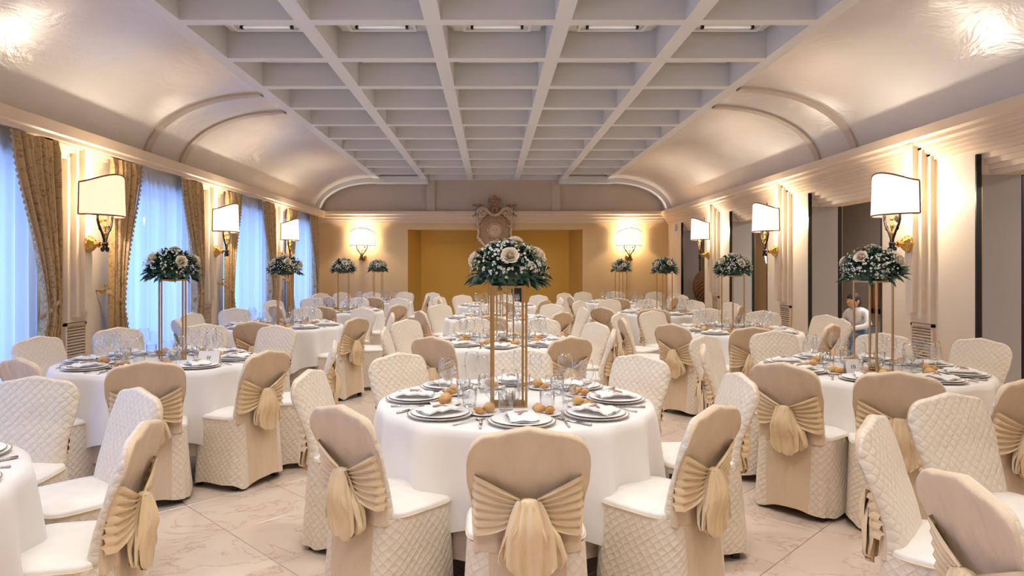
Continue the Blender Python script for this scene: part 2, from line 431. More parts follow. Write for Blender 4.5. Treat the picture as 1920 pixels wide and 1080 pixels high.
# side corridor behind the right wall
boxo('wall_corridor', 7.2, 7.3, YF, YB+.2, 0, 2.9, M['grey_jamb'], kind='structure')
boxo('ceiling_corridor', WR+JD, 7.3, YF, YB+.2, 2.75, 2.85, M['ceil'], kind='structure')
boxo('wall_corridor_end', WR+JD, 7.3, 16.0, 16.1, 0, 2.9, M['wall_back'], kind='structure')
area_light('corridor_lamp', (6.2, 9.5, 2.7), (0, 0, 0), .6, 3.0, 45, (1, .93, .86))
area_light('corridor_lamp', (6.2, 3.0, 2.7), (0, 0, 0), .6, 3.0, 30, (1, .93, .86))
# partition seen through the third opening
boxo('wall_corridor_partition', 5.35, 5.5, 12.9, 16.0, 0, 2.75, M['wall_back'], kind='structure')

# ------------------------------------------------------------------ pilasters, grilles on piers
def pilaster(side, yc, idx):
    s = 1 if side == 'l' else -1; X = WL if side == 'l' else WR
    par = wl if side == 'l' else wr
    for hw, u, z0 in ((.17, .05, .93), (.115, .10, .98), (.06, .15, 1.03)):
        x0, x1 = sorted((X, X+s*u)); boxo('pilaster_layer', x0, x1, yc-hw, yc+hw, z0, {.05: 2.53, .10: 2.60, .15: 2.65}[u], M['wall'], par)
    if side == 'l':
        for hw, u, z0 in ((.45, .045, 2.50), (.45, .09, 2.56), (.45, .14, 2.60)):
            boxo('stepped_band', X, X+u, yc-hw, yc+hw, z0, ZCB+.03, M['trim'], par)
    if inframe(X, yc, .6, 100):
        words = {'l': 'left', 'r': 'right'}[side]
        g = empty('vent_grille', label='cream louvred vent grille low on the %s wall, %s pier from the camera' % (words, idx), cat='vent', group='louvred vents on the piers')
        x0, x1 = sorted((X+s*.001, X+s*.03)); f = MB()
        f.box(x0, x1, yc-.17, yc-.145, .32, .92).box(x0, x1, yc+.145, yc+.17, .32, .92).box(x0, x1, yc-.17, yc+.17, .895, .92).box(x0, x1, yc-.17, yc+.17, .32, .345)
        ob('frame', f.mesh('frame', M['trim'], False), g)
        boxo('backing', min(X, X+s*.006), max(X, X+s*.006), yc-.15, yc+.15, .34, .90, M['iron'], g)
        for k in range(19):
            z = .36+k*.029
            V = [(X+s*.006, yc-.147, z+.016), (X+s*.006, yc+.147, z+.016), (X+s*.028, yc+.147, z), (X+s*.028, yc-.147, z), (X+s*.006, yc-.147, z+.022), (X+s*.006, yc+.147, z+.022), (X+s*.028, yc+.147, z+.006), (X+s*.028, yc-.147, z+.006)]
            ob('slat', fixn(MB().add(V, [(0,1,2,3),(4,5,6,7),(3,2,6,7),(0,1,5,4),(0,3,7,4),(1,2,6,5)]).mesh('slat', M['trim'], False)), g)
PL = [-2.6, .52, 3.6, 6.70, 9.78, 12.86]
PR = [-2.6, .5, 3.55, 6.59, 9.66, 12.66]
ordn = ['', '', 'unseen', 'first', 'second', 'third']
for i in range(6): pilaster('l', PL[i], ordn[i]); pilaster('r', PR[i], ordn[i])

# ------------------------------------------------------------------ back wall
wb = empty('wall_back', kind='structure')
GX0, GX1, GZ = -1.97, 2.16, 2.35
wbox(WL-.35, GX0, YB, YB+.5, 0, HT, M['wall_back'], wb); wbox(GX1, WR+.3, YB, YB+.5, 0, HT, M['wall_back'], wb)
wbox(GX0, GX1, YB, YB+.5, GZ, HT, M['wall_back'], wb)
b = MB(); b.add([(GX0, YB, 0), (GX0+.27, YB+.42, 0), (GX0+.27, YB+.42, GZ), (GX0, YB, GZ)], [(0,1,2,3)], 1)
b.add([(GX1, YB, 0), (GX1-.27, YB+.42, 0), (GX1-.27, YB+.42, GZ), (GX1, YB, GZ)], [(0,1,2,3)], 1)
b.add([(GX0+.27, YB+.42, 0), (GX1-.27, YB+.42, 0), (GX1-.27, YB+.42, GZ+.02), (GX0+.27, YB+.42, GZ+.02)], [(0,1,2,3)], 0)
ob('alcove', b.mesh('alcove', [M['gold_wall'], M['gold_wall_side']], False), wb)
for x in (GX0-.10, GX1): boxo('alcove_frame', x, x+.10, YB-.03, YB, 0, GZ+.0, M['wall_back'], wb)
fr = MB().prism([(YB, 2.50), (YB-.04, 2.50), (YB-.04, 2.55), (YB-.08, 2.56), (YB-.08, 2.61), (YB-.13, 2.63), (YB-.13, 2.68), (YB-.17, 2.70), (YB-.17, ZC), (YB, ZC)], 'x', WL, WR)
ob('trim_7', fixn(fr.mesh('cornice_back', M['trim'], False)), kind='structure')
boxo('frieze_panel', WL+.02, WR-.02, YB-.012, YB, ZC, HT-.02, M['frieze'], wb)
boxo('frieze_panel', -1.40, 1.54, YB-.06, YB, ZC, HT-.02, M['frieze'], wb)
for x in (-1.52, 1.43): boxo('frieze_strip', x, x+.20, YB-.10, YB, ZC, HT-.02, M['frieze'], wb)
boxo('wall_front', -4.5, 9.0, YF-.1, YF, 0, HT+.1, M['wall'], kind='structure')
for s, x in (('left', WL), ('right', None)):
    if x is not None:
        cur = YF
        for a, b_ in WIN[1:]:
            boxo('baseboard_left', WL, WL+.018, max(cur, YF), a, 0, .12, M['trim'], kind='structure'); cur = b_

# ------------------------------------------------------------------ curtains
def curtain_sheer(a, b, nm):
    n = 170; rows = []; uvs = []
    for v in [0, .03, .06, .1, .2, .4, .7, 1]:
        z = 2.60-v*2.585; r = []
        amp = .042 if v > .05 else .016
        for i in range(n+1):
            t = i/n; y = a+(b-a)*t
            ph = t*(b-a)*2*pi/.15+1.4*sin(t*13)+.6*sin(t*31+v)
            r.append((WL+.055+amp*sin(ph)*(.7+.3*sin(t*23)), y, z)); uvs.append((t, v))
        rows.append(r)
    return MB().grid(rows, uv=uvs).mesh(nm, M['sheer'])
def tieback(v):   # 0..1 gathering factor by height fraction
    zt = .62
    return (sin(min(v/zt, 1)*pi/2)**1.6 if v < zt else 1-.55*min((v-zt)/.38, 1)**.8)
def drape(Yo, dirn, wtop, nm, tie=.20):
    n = 90; rows = []; uvs = []; edge = []
    M_ = 26
    for k in range(M_+1):
        v = k/M_; z = 2.61-v*2.60; g = tieback(v); wd = wtop*(1-g)+tie*g; r = []
        for i in range(n+1):
            t = i/n; y = Yo+dirn*wd*t
            amp = .035*(1+.5*g)*(.35 if v < .02 else 1)
            x = WL+.13+.03*g*sin(pi*t)+amp*sin(t*2*pi*7+1.0*sin(v*3))*(.75+.25*sin(9*t+1))+.012*sin(t*60+v*5)
            r.append((x, y, z)); uvs.append((t*wtop*1.8, v*2.6))
        rows.append(r); edge.append(r[-1])
    b = MB().grid(rows, uv=uvs); me = b.mesh(nm, M['drape'])
    fb = MB(); tr = MB()
    tr.tube([(e[0]+.012, e[1]+dirn*.005, e[2]) for e in edge], .009, 5)
    dist = 0; P = [Vector(e) for e in edge]
    for i in range(len(P)-1):
        L = (P[i+1]-P[i]).length; q = dist
        while q < L:
            p = P[i].lerp(P[i+1], q/L); fb.ball((p.x+.015, p.y+dirn*.022, p.z-.01), (.011, .013, .017), 6, 4); q += .055
        dist = q-L
    return me, tr.mesh('trim_cord', M['rib']), fb.mesh('bobbles', M['drape'])
win_words = ['unseen', 'behind camera', 'first', 'second', 'third', 'fourth']
band_mesh = {}
for i, (a, b_) in enumerate(WIN[2:], 2):
    if i < 3: 
        continue
    wd = {3: 'nearest', 4: 'second', 5: 'third', 6: 'farthest'}[i]
    ob('sheer_curtain', curtain_sheer(a-.06, b_+.06, 'sheer_curtain'), label='pale blue-lit sheer voile curtain across the %s left window' % wd, cat='curtain', group='sheer curtains on the left windows')
    for Yo, dn, w_, side in ((a-.24, 1, .62, 'near'), (b_+.20, -1, .60, 'far')):
        if i == 3 and side == 'near': continue
        d, cord, bob = drape(Yo, dn, w_, 'drape')
        o = empty('drape_curtain', label='gold damask curtain with bobble trim, %s side of the %s left window' % (side, wd), cat='curtain', group='gold drapes on the left windows')
        ob('fabric', d, o); ob('edge_cord', cord, o); ob('bobble_fringe', bob, o, kind='stuff')
        # tie band and hook
        z = 1.02; t = MB(); rows = []
        for k in range(13):
            f = k/12; y = Yo-dn*.02+dn*.27*f; zc = z+.22*(1-f)-.02; x = WL+.205-.10*(f < .01)-.06*(1-sin(pi*min(f*1.1, 1)))
            rows.append([(x-.02, y, zc-.022), (x-.006, y, zc), (x-.02, y, zc+.022)])
        ob('tie_band', t.grid(rows).mesh('tie_band', M['drape']), o)
        h = MB().tube([(WL+.002, Yo-dn*.03, 1.22), (WL+.09, Yo-dn*.03, 1.22), (WL+.10, Yo-dn*.03, 1.27)], .008, 6).ball((WL+.10, Yo-dn*.03, 1.28), .016)
        ob('curtain_hook', h.mesh('curtain_hook', M['brass']), label='small brass curtain hook at the %s edge of the %s left window' % (side, wd), cat='hook', group='brass curtain hooks')

# ------------------------------------------------------------------ sconces
def spiral(cx, cz, r0, turns, a0, sgn, n=14, y=0):
    return [(cx+r0*(1-.75*k/n)*cos(a0+sgn*turns*2*pi*k/n), y, cz+r0*(1-.75*k/n)*sin(a0+sgn*turns*2*pi*k/n)) for k in range(n+1)]
def make_sconce():
    t = empty('wall_sconce', cat='wall lamp', group='parchment-shade wall lamps')
    bp = MB()
    rows = []
    for r, y in ((.0, 0), (.078, 0), (.082, .012), (.070, .03), (.055, .032), (.050, .055), (.03, .06), (.024, .075), (.034, .10), (.020, .115), (.001, .12)):
        rows.append([(r*(1+.06*cos(8*2*pi*j/32))*cos(2*pi*j/32), y, r*(1+.06*cos(8*2*pi*j/32))*sin(2*pi*j/32)) for j in range(32)])
    bp.grid(rows, True); ob('wall_plate', fixn(bp.mesh('wall_plate', M['brass'])), t)
    st = MB().tube([(0, .1, 0), (0, .13, 0), (0, .155, .01), (0, .16, .06), (0, .16, .34)], [.012, .012, .014, .011, .011], 8)
    for z in (.10, .17, .24): st.ball((0, .16, z), (.018, .018, .022), 8, 5)
    ob('stem', st.mesh('stem', M['brass']), t)
    for s in (-1, 1):
        pth = [(s*.012, .16, 0), (s*.018, .16, .05), (s*.055, .16, .115), (s*.105, .16, .18), (s*.128, .16, .235), (s*.122, .16, .29)]
        # smooth path
        pts = []
        for i in range(len(pth)-1):
            p0, p1 = Vector(pth[i]), Vector(pth[i+1])
            for q in range(3): pts.append(tuple(p0.lerp(p1, q/3)))
        pts.append(pth[-1])
        a = MB().tube(pts, .0115, 8); a.tube([(s*.012, .16, 0)]+spiral(s*.045, -.045, .030, .95, pi*.7 if s > 0 else pi*.3, s, 14, .16), [.011]*2+[.010]*14, 8)
        a.tube([(s*.068, .16, .134)]+spiral(s*.085, .16, .030, 1.1, (pi*1.25 if s > 0 else pi*1.75), s, 14, .16), .0045, 5)
        ob('scroll_arm', a.mesh('scroll_arm', M['iron']), t)
        lf = MB(); lf.add([(s*.075, .16, .20), (s*.045, .172, .235), (s*.055, .16, .275), (s*.088, .148, .24)], [(0,1,2,3)]); lf.add([(s*.075, .15, .20), (s*.045, .162, .235), (s*.055, .15, .275), (s*.088, .138, .24)], [(3,2,1,0)])
        lf.tube(spiral(s*.045, .16, .024, 1.0, 0 if s > 0 else pi, s, 14, .17), .0035, 5)
        ob('leaf_ornament', lf.mesh('leaf_ornament', M['brass'] if s > 0 else M['iron'], False), t)
    ob('collar', MB().lathe([(.001, -.018), (.026, -.018), (.03, 0), (.026, .018), (.001, .018)], 12, at=(0, .16, .0)).mesh('collar', M['iron']), t)
    # shade: half-elliptic screen, arched top
    n = 28; W = .287; rows = []; top = []; bot = []
    for off in (0, -.006):
        r0 = []; 
    def P(i, off):
        a = pi*i/n; x = -(W+off)*cos(a); y = .075+(.23+off)*sin(a); return x, y
    def zt(i):
        a = pi*i/n; q = sin(a); return .58+.10*(q**1.6)
    zb = .275
    rows = []
    for k in range(7):
        f = k/6; rows.append([(P(i, .012*(1-f))[0], P(i, .012*(1-f))[1], zb+(zt(i)-zb)*f) for i in range(n+1)])
    sh = ob('shade', MB().grid(rows).mesh('shade', M['shade']), t)
    e = MB(); e.tube([(*P(i, .012), zb) for i in range(n+1)], .0075, 6); e.tube([(*P(i, 0), zt(i)) for i in range(n+1)], .0075, 6)
    for i in (0, n): e.tube([(*P(i, .012), zb), (*P(i, 0), zt(i))], .0075, 6)
    ob('edge_binding', e.mesh('edge_binding', M['wood']), sh)
    ob('bulb', MB().ball((0, .16, .40), (.025, .025, .04)).mesh('bulb', pbr('lit_bulb', (1, .9, .7), emit=((1, .78, .5), 12))), t)
    return t
SC0 = make_sconce()
def put_sconce(first, x, y, rz, label, pw=1.0, dim=False):
    o = SC0 if first else copy_tree(SC0)
    o.location = (x, y, 1.69); o.rotation_euler = (0, 0, rz); o['label'] = label
    if dim:
        for c in o.children:
            if c.name.startswith('shade'):
                c.data = c.data.copy(); c.data.materials[0] = M['shade_dim']
    l = D.lights.new('sconce_bulb', 'POINT'); l.energy = SCON*pw; l.color = (1, .87, .70); l.shadow_soft_size = .04
    lo = D.objects.new('sconce_bulb', l); C.objects.link(lo)
    lo.location = Vector((x, y, 1.69+.44))+Matrix.Rotation(rz, 3, 'Z') @ Vector((0, .16, 0))
first = True
nw = {3: 'nearest', 4: 'second', 5: 'farthest', 2: 'unseen near', 1: 'unseen', 0: 'unseen'}
for i in range(6):
    if i < 1: continue
    put_sconce(first, WL+.15, PL[i], -pi/2, 'parchment wall lamp with iron scrolls, %s on the left wall' % nw[i] if i > 2 else 'parchment wall lamp on the left wall %s the camera' % ('beside' if i == 2 else 'behind'), 1.0, i == 3); first = False
    put_sconce(False, WR-.15, PR[i], pi/2, 'parchment wall lamp with iron scrolls, %s on the right wall' % nw[i] if i > 2 else 'parchment wall lamp on the right wall %s the camera' % ('beside' if i == 2 else 'behind'))
for px, wd in ((681, 'left'), (1178, 'right')):
    put_sconce(False, (px-921)/1280*YB, YB-.002, pi, 'arched parchment wall lamp on the back wall, %s of the mustard alcove' % wd)

# ------------------------------------------------------------------ cartouche on the back wall
ct = empty('wall_cartouche', loc=(.08, YB-.18, 2.37), label='carved tan baroque cartouche with scrolls above the mustard alcove', cat='wall ornament')
sh = []
for k in range(41):
    a = 2*pi*k/40
    r = .37+.035*cos(4*a)-.02*cos(2*a); sh.append((r*.92*sin(a), -.04+.47*cos(a)*(1.02+.04*cos(6*a))))
rows = [[(x, 0.14, z) for x, z in sh], [(x, 0.03, z) for x, z in sh], [(x*.90, -.02, z*.90) for x, z in sh], [(x*.80, -.005, z*.80) for x, z in sh], [(x*.45, -.05, z*.45) for x, z in sh], [(x*.01, -.06, z*.01) for x, z in sh]]
ob('shield', fixn(MB().grid(rows).mesh('shield', M['stone'])), ct)
md = MB(); md.tube([(.155*sin(2*pi*k/24), -.075, -.05+.155*cos(2*pi*k/24)) for k in range(25)], .014, 6)
md.ball((0, -.05, -.05), (.145, .03, .145), 20, 8); md.ball((0, -.08, -.02), (.07, .015, .03), 10, 5)
for k in range(8): md.ball((-.07+.02*k, -.085, -.07), (.007, .006, .012), 5, 3)
mo = ob('medallion', md.mesh('medallion', M['stone_lit']), ct); mo.location.y = -.03
def sp3(cx, cz, r0, turns, a0, sgn, n=18, y=-.06): return spiral(cx, cz, r0, turns, a0, sgn, n, y)
for s in (-1, 1):
    m = MB()
    m.tube(sp3(s*.27, .33, .115, 1.3, (pi if s > 0 else 0), -s), .022, 6)
    m.tube([(s*.385, -.05, .33), (s*.41, -.05, .2), (s*.40, -.05, .08), (s*.36, -.05, .02), (s*.31, -.05, .06)], [.02, .026, .024, .02, .014], 6)
    m.tube([(0, -.07, .30), (s*.07, -.07, .31), (s*.14, -.07, .37), (s*.20, -.07, .45), (s*.30, -.07, .47), (s*.39, -.07, .42), (s*.40, -.06, .34)], .032, 6)
    m.tube([(s*.39, -.04, .02), (s*.37, -.05, -.12), (s*.40, -.05, -.22), (s*.36, -.05, -.30), (s*.29, -.05, -.27)], .025, 6)
    m.tube([(s*.38, -.04, -.22), (s*.25, -.05, -.40), (s*.10, -.05, -.50), (0, -.05, -.53)], .03, 6)
    so_ = ob('scroll', m.mesh('scroll', M['stone_lit']), ct); so_.location.y = -.05
    m = MB()
    for q in range(5): m.ball((s*(.30+.045*q), -.03, .52+.02*sin(q*2.2)), (.035, .03, .028), 8, 5)
    m.tube([(s*.40, -.02, .40), (s*.46, -.02, .30), (s*.50, -.02, .27), (s*.52, -.02, .31)], [.02, .018, .014, .008], 5)
    m.ball((s*.49, -.02, .54), (.03, .02, .02), 6, 4)
    ob('acanthus', m.mesh('acanthus', M['stone_dark']), ct)
m = MB()
for q in range(7):
    a = (q-3)*.42; ln = .16 if q != 3 else .19
    m.tube([(0, -.06, .56), (sin(a)*ln*.5, -.08, .56+cos(a)*ln*.6), (sin(a)*ln, -.05, .56+cos(a)*ln)], [.02, .032, .016], 6)
for q in range(5):
    a = (q-2)*.5; m.tube([(0, -.06, .42), (sin(a)*.1, -.09, .42+cos(a)*.06), (sin(a)*.17, -.06, .40+cos(a)*.13)], [.02, .03, .012], 6)
m.ball((0, -.09, .56), (.05, .04, .05)); m.ball((0, -.08, .72), (.045, .04, .04))
for s in (-1, 1): m.tube(sp3(s*.10, .62, .06, 1.0, pi/2, -s), .016, 5); m.tube([(s*.02, -.08, .50), (s*.05, -.10, .40), (s*.12, -.08, .33)], [.03, .03, .012], 6)
ob('crest', m.mesh('crest', M['stone_dark']), ct)

# ------------------------------------------------------------------ small wall items, side room
boxo('motion_sensor', WR-.05, WR-.002, 15.35, 15.47, 2.28, 2.42, M['white_metal'])['label'] = 'small white motion sensor high on the right wall near the back'
D.objects['motion_sensor']['category'] = 'sensor'
o = boxo('speaker_box', .47, .74, 15.55, 15.85, 0, 1.12, M['black']); o['label'] = 'dark narrow box standing against the mustard alcove'; o['category'] = 'box'
wv = empty('wicker_vase', loc=(4.55, 14.15, 0), label='large round dark wicker vase in the farthest right opening', cat='vase')
b = MB(); pf = [(.10, .62), (.20, .68), (.30, .82), (.36, 1.0), (.35, 1.15), (.30, 1.28), (.20, 1.38), (.08, 1.43)]
rows = []
for i in range(len(pf)-1):
    for q in range(4):
        f = q/4; r = pf[i][0]*(1-f)+pf[i+1][0]*f; z = pf[i][1]*(1-f)+pf[i+1][1]*f
        rows.append([((r+.012*(-1)**(j//1+len(rows)))*cos(2*pi*j/36), (r+.012*(-1)**(j+len(rows)))*sin(2*pi*j/36), z) for j in range(36)])
ob('woven_body', b.grid(rows, True, cap0=True, cap1=True).mesh('woven_body', M['wicker'], False), wv)
ob('foot', MB().lathe([(.16, 0), (.16, .03), (.05, .08), (.05, .5), (.12, .64)], 16, cap0=True).mesh('foot', M['wood']), wv)
ob('neck', MB().lathe([(.07, 1.42), (.06, 1.5), (.05, 2.0), (.001, 2.01)], 12).mesh('neck', M['wood']), wv)
t = empty('cone_light', loc=(5.34, 13.2, 1.75), label='small white cone wall light seen through the third right opening', cat='wall light')
ob('cone', MB().lathe([(.02, -.22), (.03, -.2), (.07, .06), (.06, .06), (.0, .0)], 14, cap0=True).mesh('cone', pbr('lit_cone', (.8, .8, .8), emit=((1, .95, .9), 1.2))), t)
pf_ = empty('wall_mirror', loc=(7.17, 12.0, 0), label='brown wooden framed mirror on the corridor wall beyond the second opening', cat='mirror')
px0 = lambda px, X: X*1280/(px-921)
y0, y1 = px0(1657, 7.17), px0(1637, 7.17)
f = MB()
for a, b_ in ((y0, y0+.09), (y1-.09, y1)): f.box(-.05, .0, a-12, b_-12, .6, 1.75)
f.box(-.05, 0, y0-12, y1-12, .6, .69); f.box(-.05, 0, y0-12, y1-12, 1.66, 1.75)
ob('frame', f.mesh('frame', M['wood'], False), pf_)
boxo('mirror_glass', -.02, -.005, y0-12+.09, y1-12-.09, .69, 1.66, M['grey_jamb'], pf_)
pf_.location = (7.17, 12, 0)

# person bending over in the corridor
def skin(name, pts, edges, m, parent):
    me = D.meshes.new(name); me.from_pydata([p[:3] for p in pts], edges, []); o = ob(name, me, parent)
    me.materials.append(m); md = o.modifiers.new('Skin', 'SKIN')
    for i, p in enumerate(pts):
        v = me.skin_vertices[0].data[i]; v.radius = (p[3], p[3] if len(p) < 5 else p[4]); v.use_root = (i == 0)
    o.modifiers.new('Sub', 'SUBSURF').levels = 2; o.modifiers['Sub'].render_levels = 2
    for pg in me.polygons: pg.use_smooth = True
    md.use_smooth_shade = True
    return o
pe = empty('person', loc=(5.62, 10.3, 0), rz=.35, label='person in white shirt with dark hair sitting hunched in the side corridor', cat='person')
skin('body', [(0, 0, .47, .15), (-.03, 0, .58, .14), (-.09, 0, .70, .155), (-.13, 0, .79, .12), (-.15, 0, .84, .055), (-.17, 0, .88, .05),
  (-.13, -.18, .77, .055), (-.20, -.24, .60, .045), (-.38, -.14, .56, .034), (-.43, -.11, .55, .03),
  (-.13, .18, .77, .055), (-.20, .24, .60, .045), (-.38, .14, .56, .034), (-.43, .11, .55, .03)],
  [(0,1),(1,2),(2,3),(3,4),(4,5),(3,6),(6,7),(7,8),(8,9),(3,10),(10,11),(11,12),(12,13)], M['shirt'], pe)
skin('trousers', [(0, 0, .44, .15), (-.08, -.10, .45, .09), (-.44, -.13, .46, .065), (-.42, -.14, .09, .045), (-.54, -.15, .05, .035), (-.08, .10, .45, .09), (-.44, .13, .46, .065), (-.42, .14, .09, .045), (-.54, .15, .05, .035)],
  [(0,1),(1,2),(2,3),(3,4),(0,5),(5,6),(6,7),(7,8)], M['trousers'], pe)
hd = MB().ball((-.21, 0, .955), (.095, .078, .11), 18, 12)
hd.tube([(-.29, 0, .96), (-.325, 0, .935)], [.012, .014], 8)
for yy in (-.08, .08): hd.ball((-.20, yy, .95), (.022, .010, .032), 8, 6)
for yy in (-.032, .032): hd.ball((-.292, yy, .968), .010, 8, 5)
hd.tube([(-.30, -.022, .895), (-.304, 0, .893), (-.30, .022, .895)], .005, 5)
ob('head', hd.mesh('head', M['skin']), pe)
ob('hair', MB().ball((-.195, 0, .985), (.105, .088, .10), 18, 12).ball((-.15, 0, .93), (.07, .08, .08), 14, 9).mesh('hair', M['hair']), pe)
for s_ in (-1, 1):
    y = .10*s_
    h = MB().ball((-.47, y, .545), (.045, .038, .018), 10, 6)
    for k in range(4):
        yy = y+.028-.0187*k; L = .045-.006*abs(k-1.4)
        h.tube([(-.50, yy, .548), (-.50-L, yy, .535), (-.50-L*1.5, yy, .508)], [.009, .008, .006], 6)
    h.tube([(-.455, y-.030*s_, .545), (-.485, y-.055*s_, .54), (-.505, y-.058*s_, .53)], [.010, .009, .007], 6)
    ob('hand', h.mesh('hand', M['skin']), pe)
sl = empty('stool', loc=(5.62, 10.3, 0), label='low round wooden stool under the seated person in the corridor', cat='stool')
ob('seat', MB().lathe([(.001, .28), (.17, .28), (.18, .30), (.17, .33), (.001, .33)], 24).mesh('seat', M['wood']), sl)
for q in range(4): ob('leg', MB().tube([(.13*cos(q*pi/2+.4), .13*sin(q*pi/2+.4), .28), (.16*cos(q*pi/2+.4), .16*sin(q*pi/2+.4), 0)], .014, 8).mesh('leg', M['wood']), sl)

# ------------------------------------------------------------------ chair
def superell(a, y0, y1, n, e=5.0):
    cy, hb = (y0+y1)/2, (y1-y0)/2; P = []
    for j in range(n):
        t = 2*pi*j/n; c_, s_ = cos(t), sin(t)
        P.append((a*math.copysign(abs(c_)**(2/e), c_), cy+hb*math.copysign(abs(s_)**(2/e), s_)))
    return P
def perim(P):
    u = [0]
    for i in range(1, len(P)): u.append(u[-1]+math.dist(P[i], P[i-1]))
    return u
SEAT = .470; HB = .893
def make_chair():
    t = empty('covered_chair', cat='chair', group='satin covered banquet chairs')
    n = 96; rows = []; uvs = []; rng = random.Random(3)
    zs = [SEAT-.004, SEAT-.02, .42, .36, .28, .20, .12, .06, .035]
    for z in zs:
        f = (SEAT-z)/SEAT
        P = superell(.222+.030*f, -.225-.040*f, .172+.035*f, n, 5-1.5*f); P = P[72:]+P[:73]; u = perim(P); r = []
        for j, (x, y) in enumerate(P):
            a = 2*pi*(j+72)/n; k = 1+.030*f*f*(sin(5*a+1)+.6*sin(9*a+2.3)+.5*sin(14*a))
            hem = .020*f**4*(sin(4*a+.6)+.5*sin(7*a)) if z < .1 else 0
            r.append((x*k, y*k, z+hem)); uvs.append((u[j], z))
        rows.append(r)
    sk = MB().grid(rows, False, uv=uvs)
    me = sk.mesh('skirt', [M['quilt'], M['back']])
    for p in me.polygons:                                 # smooth satin panel down the rear
        c_ = p.center
        if c_.y < -.20 and abs(c_.x) < .135: p.material_index = 1
    ob('skirt', me, t)
    # seams down the rear corners
    # seat top
    P0 = superell(.226, -.20, .177, n, 5); P1 = superell(.215, -.20, .166, n, 5); P2 = superell(.14, -.15, .13, n, 4); P3 = superell(.01, -.02, .0, n, 2)
    st = MB().grid([[(x, y, SEAT-.012) for x, y in P0], [(x, y, SEAT+.006) for x, y in P0], [(x, y, SEAT+.014) for x, y in P1], [(x, y, SEAT+.026) for x, y in P2], [(x, y, SEAT+.03) for x, y in P3]], True, cap1=True)
    so = ob('seat_top', st.mesh('seat_top', M['seat']), t)
    ob('piping', MB().tube([(x*1.004, y*1.004, SEAT-.006) for x, y in P0]+[(P0[0][0]*1.004, P0[0][1]*1.004, SEAT-.006)], .0032, 5).mesh('piping', M['sash']), so)
    # back
    nb = 64; rows = []; uvs = []; mids = []
    NV = 22
    def hw(v): return .200-.008*sin(pi*min(v*1.3, 1))+.020*min(1, v*1.25)**1.5
    def ztop(x):
        q = min(abs(x)/.2201, 1); z = HB-.028+.021*math.exp(-(x/.075)**2)+.007*cos(x*9)
        return z-.095*(1-sqrt(max(0, 1-max(0, (q-.60)/.40)**2.4)))
    for k in range(NV+5):
        v = min(k/NV, 1); r = []
        sh_ = [1, .93, .78, .45, .0][max(0, k-NV)+0] if k >= NV else 1
        w_ = hw(v)
        for j in range(nb):
            a = 2*pi*j/nb; ca, sa = cos(a), sin(a)
            x = w_*math.copysign(abs(ca)**.5, ca)
            pass
            th = (.060-.045*min(1, v*1.8)+.006) if sa > 0 else (.035-.012*v)
            z = .44+v*(ztop(x/w_*.2201)-.44)
            if k > NV: z += .016*sqrt(max(0, 1-sh_*sh_))
            c = -.195-.085*v**1.3+.018*sin(pi*v)
            y = c+th*math.copysign(abs(sa)**.6, sa)*sh_
            if sa < 0 and k <= NV: y += .004*sin(x*70+v*6)*(1-v*.5)
            if sa < -.2: y += .010*math.exp(-((v-.45)/.18)**2)     # pinch behind the sash
            r.append((x, y, z)); uvs.append((x+.3, z))
        rows.append(r)
    b = MB().grid(rows, True, uv=uvs, cap1=False)
    b.mi = [1 if (i < (NV+4)*nb and ((i % nb)+.5)/nb > .5) else 0 for i in range(len(b.f))]
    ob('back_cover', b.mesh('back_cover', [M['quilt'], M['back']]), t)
    # sash: pleated fans from each side to the knot
    def cy_at(z):
        v = (z-.44)/(HB-.44); return -.195-.085*v**1.3+.018*sin(pi*v)-(.035-.012*v)
    kx, kz = 0.0, .615
    for s in (-1, 1):
        rows = []
        for k in range(15):
            f = k/14; r = []
            for i in range(41):
                g = i/40
                zo = .505+(.735-.505)*g; xo = .199+.004*sin(g*pi)
                zi = kz-.045+.08*g; xi = .03
                x = xo+(xi-xo)*f; z = zo+(zi-zo)*f-.012*sin(pi*f)*(1-g)
                pl = sin(g*2*pi*6.5+2*f)*.0085*(1-.45*f)+.004*sin(g*2*pi*13+1)
                y = cy_at(z)-.014-.022*f**1.5-pl-.008*sin(pi*f)
                if k == 0: y += .032
                r.append((s*x, y, z))
            rows.append(r)
        ob('sash', MB().grid(rows).mesh('sash', M['sash']), t)
    # bow: knot, broad tail, narrow tail
    ky = cy_at(kz)-.045
    kn = MB(); rows = []
    for k in range(9):
        f = k/8; a = -pi*.5+pi*f; r = []
        for i in range(21):
            q = 2*pi*i/21; rr = 1+.10*sin(5*q+2*f)
            r.append((.040*cos(a)**.6*cos(q)*rr if cos(a) > 0 else 0, ky+.002+.026*(cos(a)**.6 if cos(a) > 0 else 0)*sin(q)*rr, kz+.036*sin(a)))
        rows.append(r)
    kn.grid(rows, True); bow = ob('bow', kn.mesh('bow', M['sash']), t)
    def tail(w0, w1, z0, z1, x0, x1, yo, ph, cup):
        rows = []
        for k in range(17):
            f = k/16; w_ = w0+(w1-w0)*min(1, f*2.2)**.8
            if f > .86: w_ *= 1-.35*((f-.86)/.14)**2
            cx = x0+(x1-x0)*f; z = z0+(z1-z0)*f; r = []
            for i in range(19):
                g = i/18*2-1
                bulge = .030*sin(pi*min(1, f*1.35))*(1-g*g)+.010*sin(g*7+ph)*(1-f*.4)*(f+.15)+.006*sin(g*15+3*f)
                y = min(ky+.01, cy_at(z) if z > .44 else -.24)-yo-bulge
                zz = z+.012*cos(g*3.0+ph)*f-(.0 if f < .9 else .018*(1-g*g))+cup*g*g*f*.4
                r.append((cx+g*w_, y, zz))
            rows.append(r)
        back = [[(p[0]*.98+x1*.02, p[1]+.012+.012*sin(pi*k/16), p[2]) for p in r_] for k, r_ in enumerate(rows)]
        m = MB().grid(rows); m.grid(back)
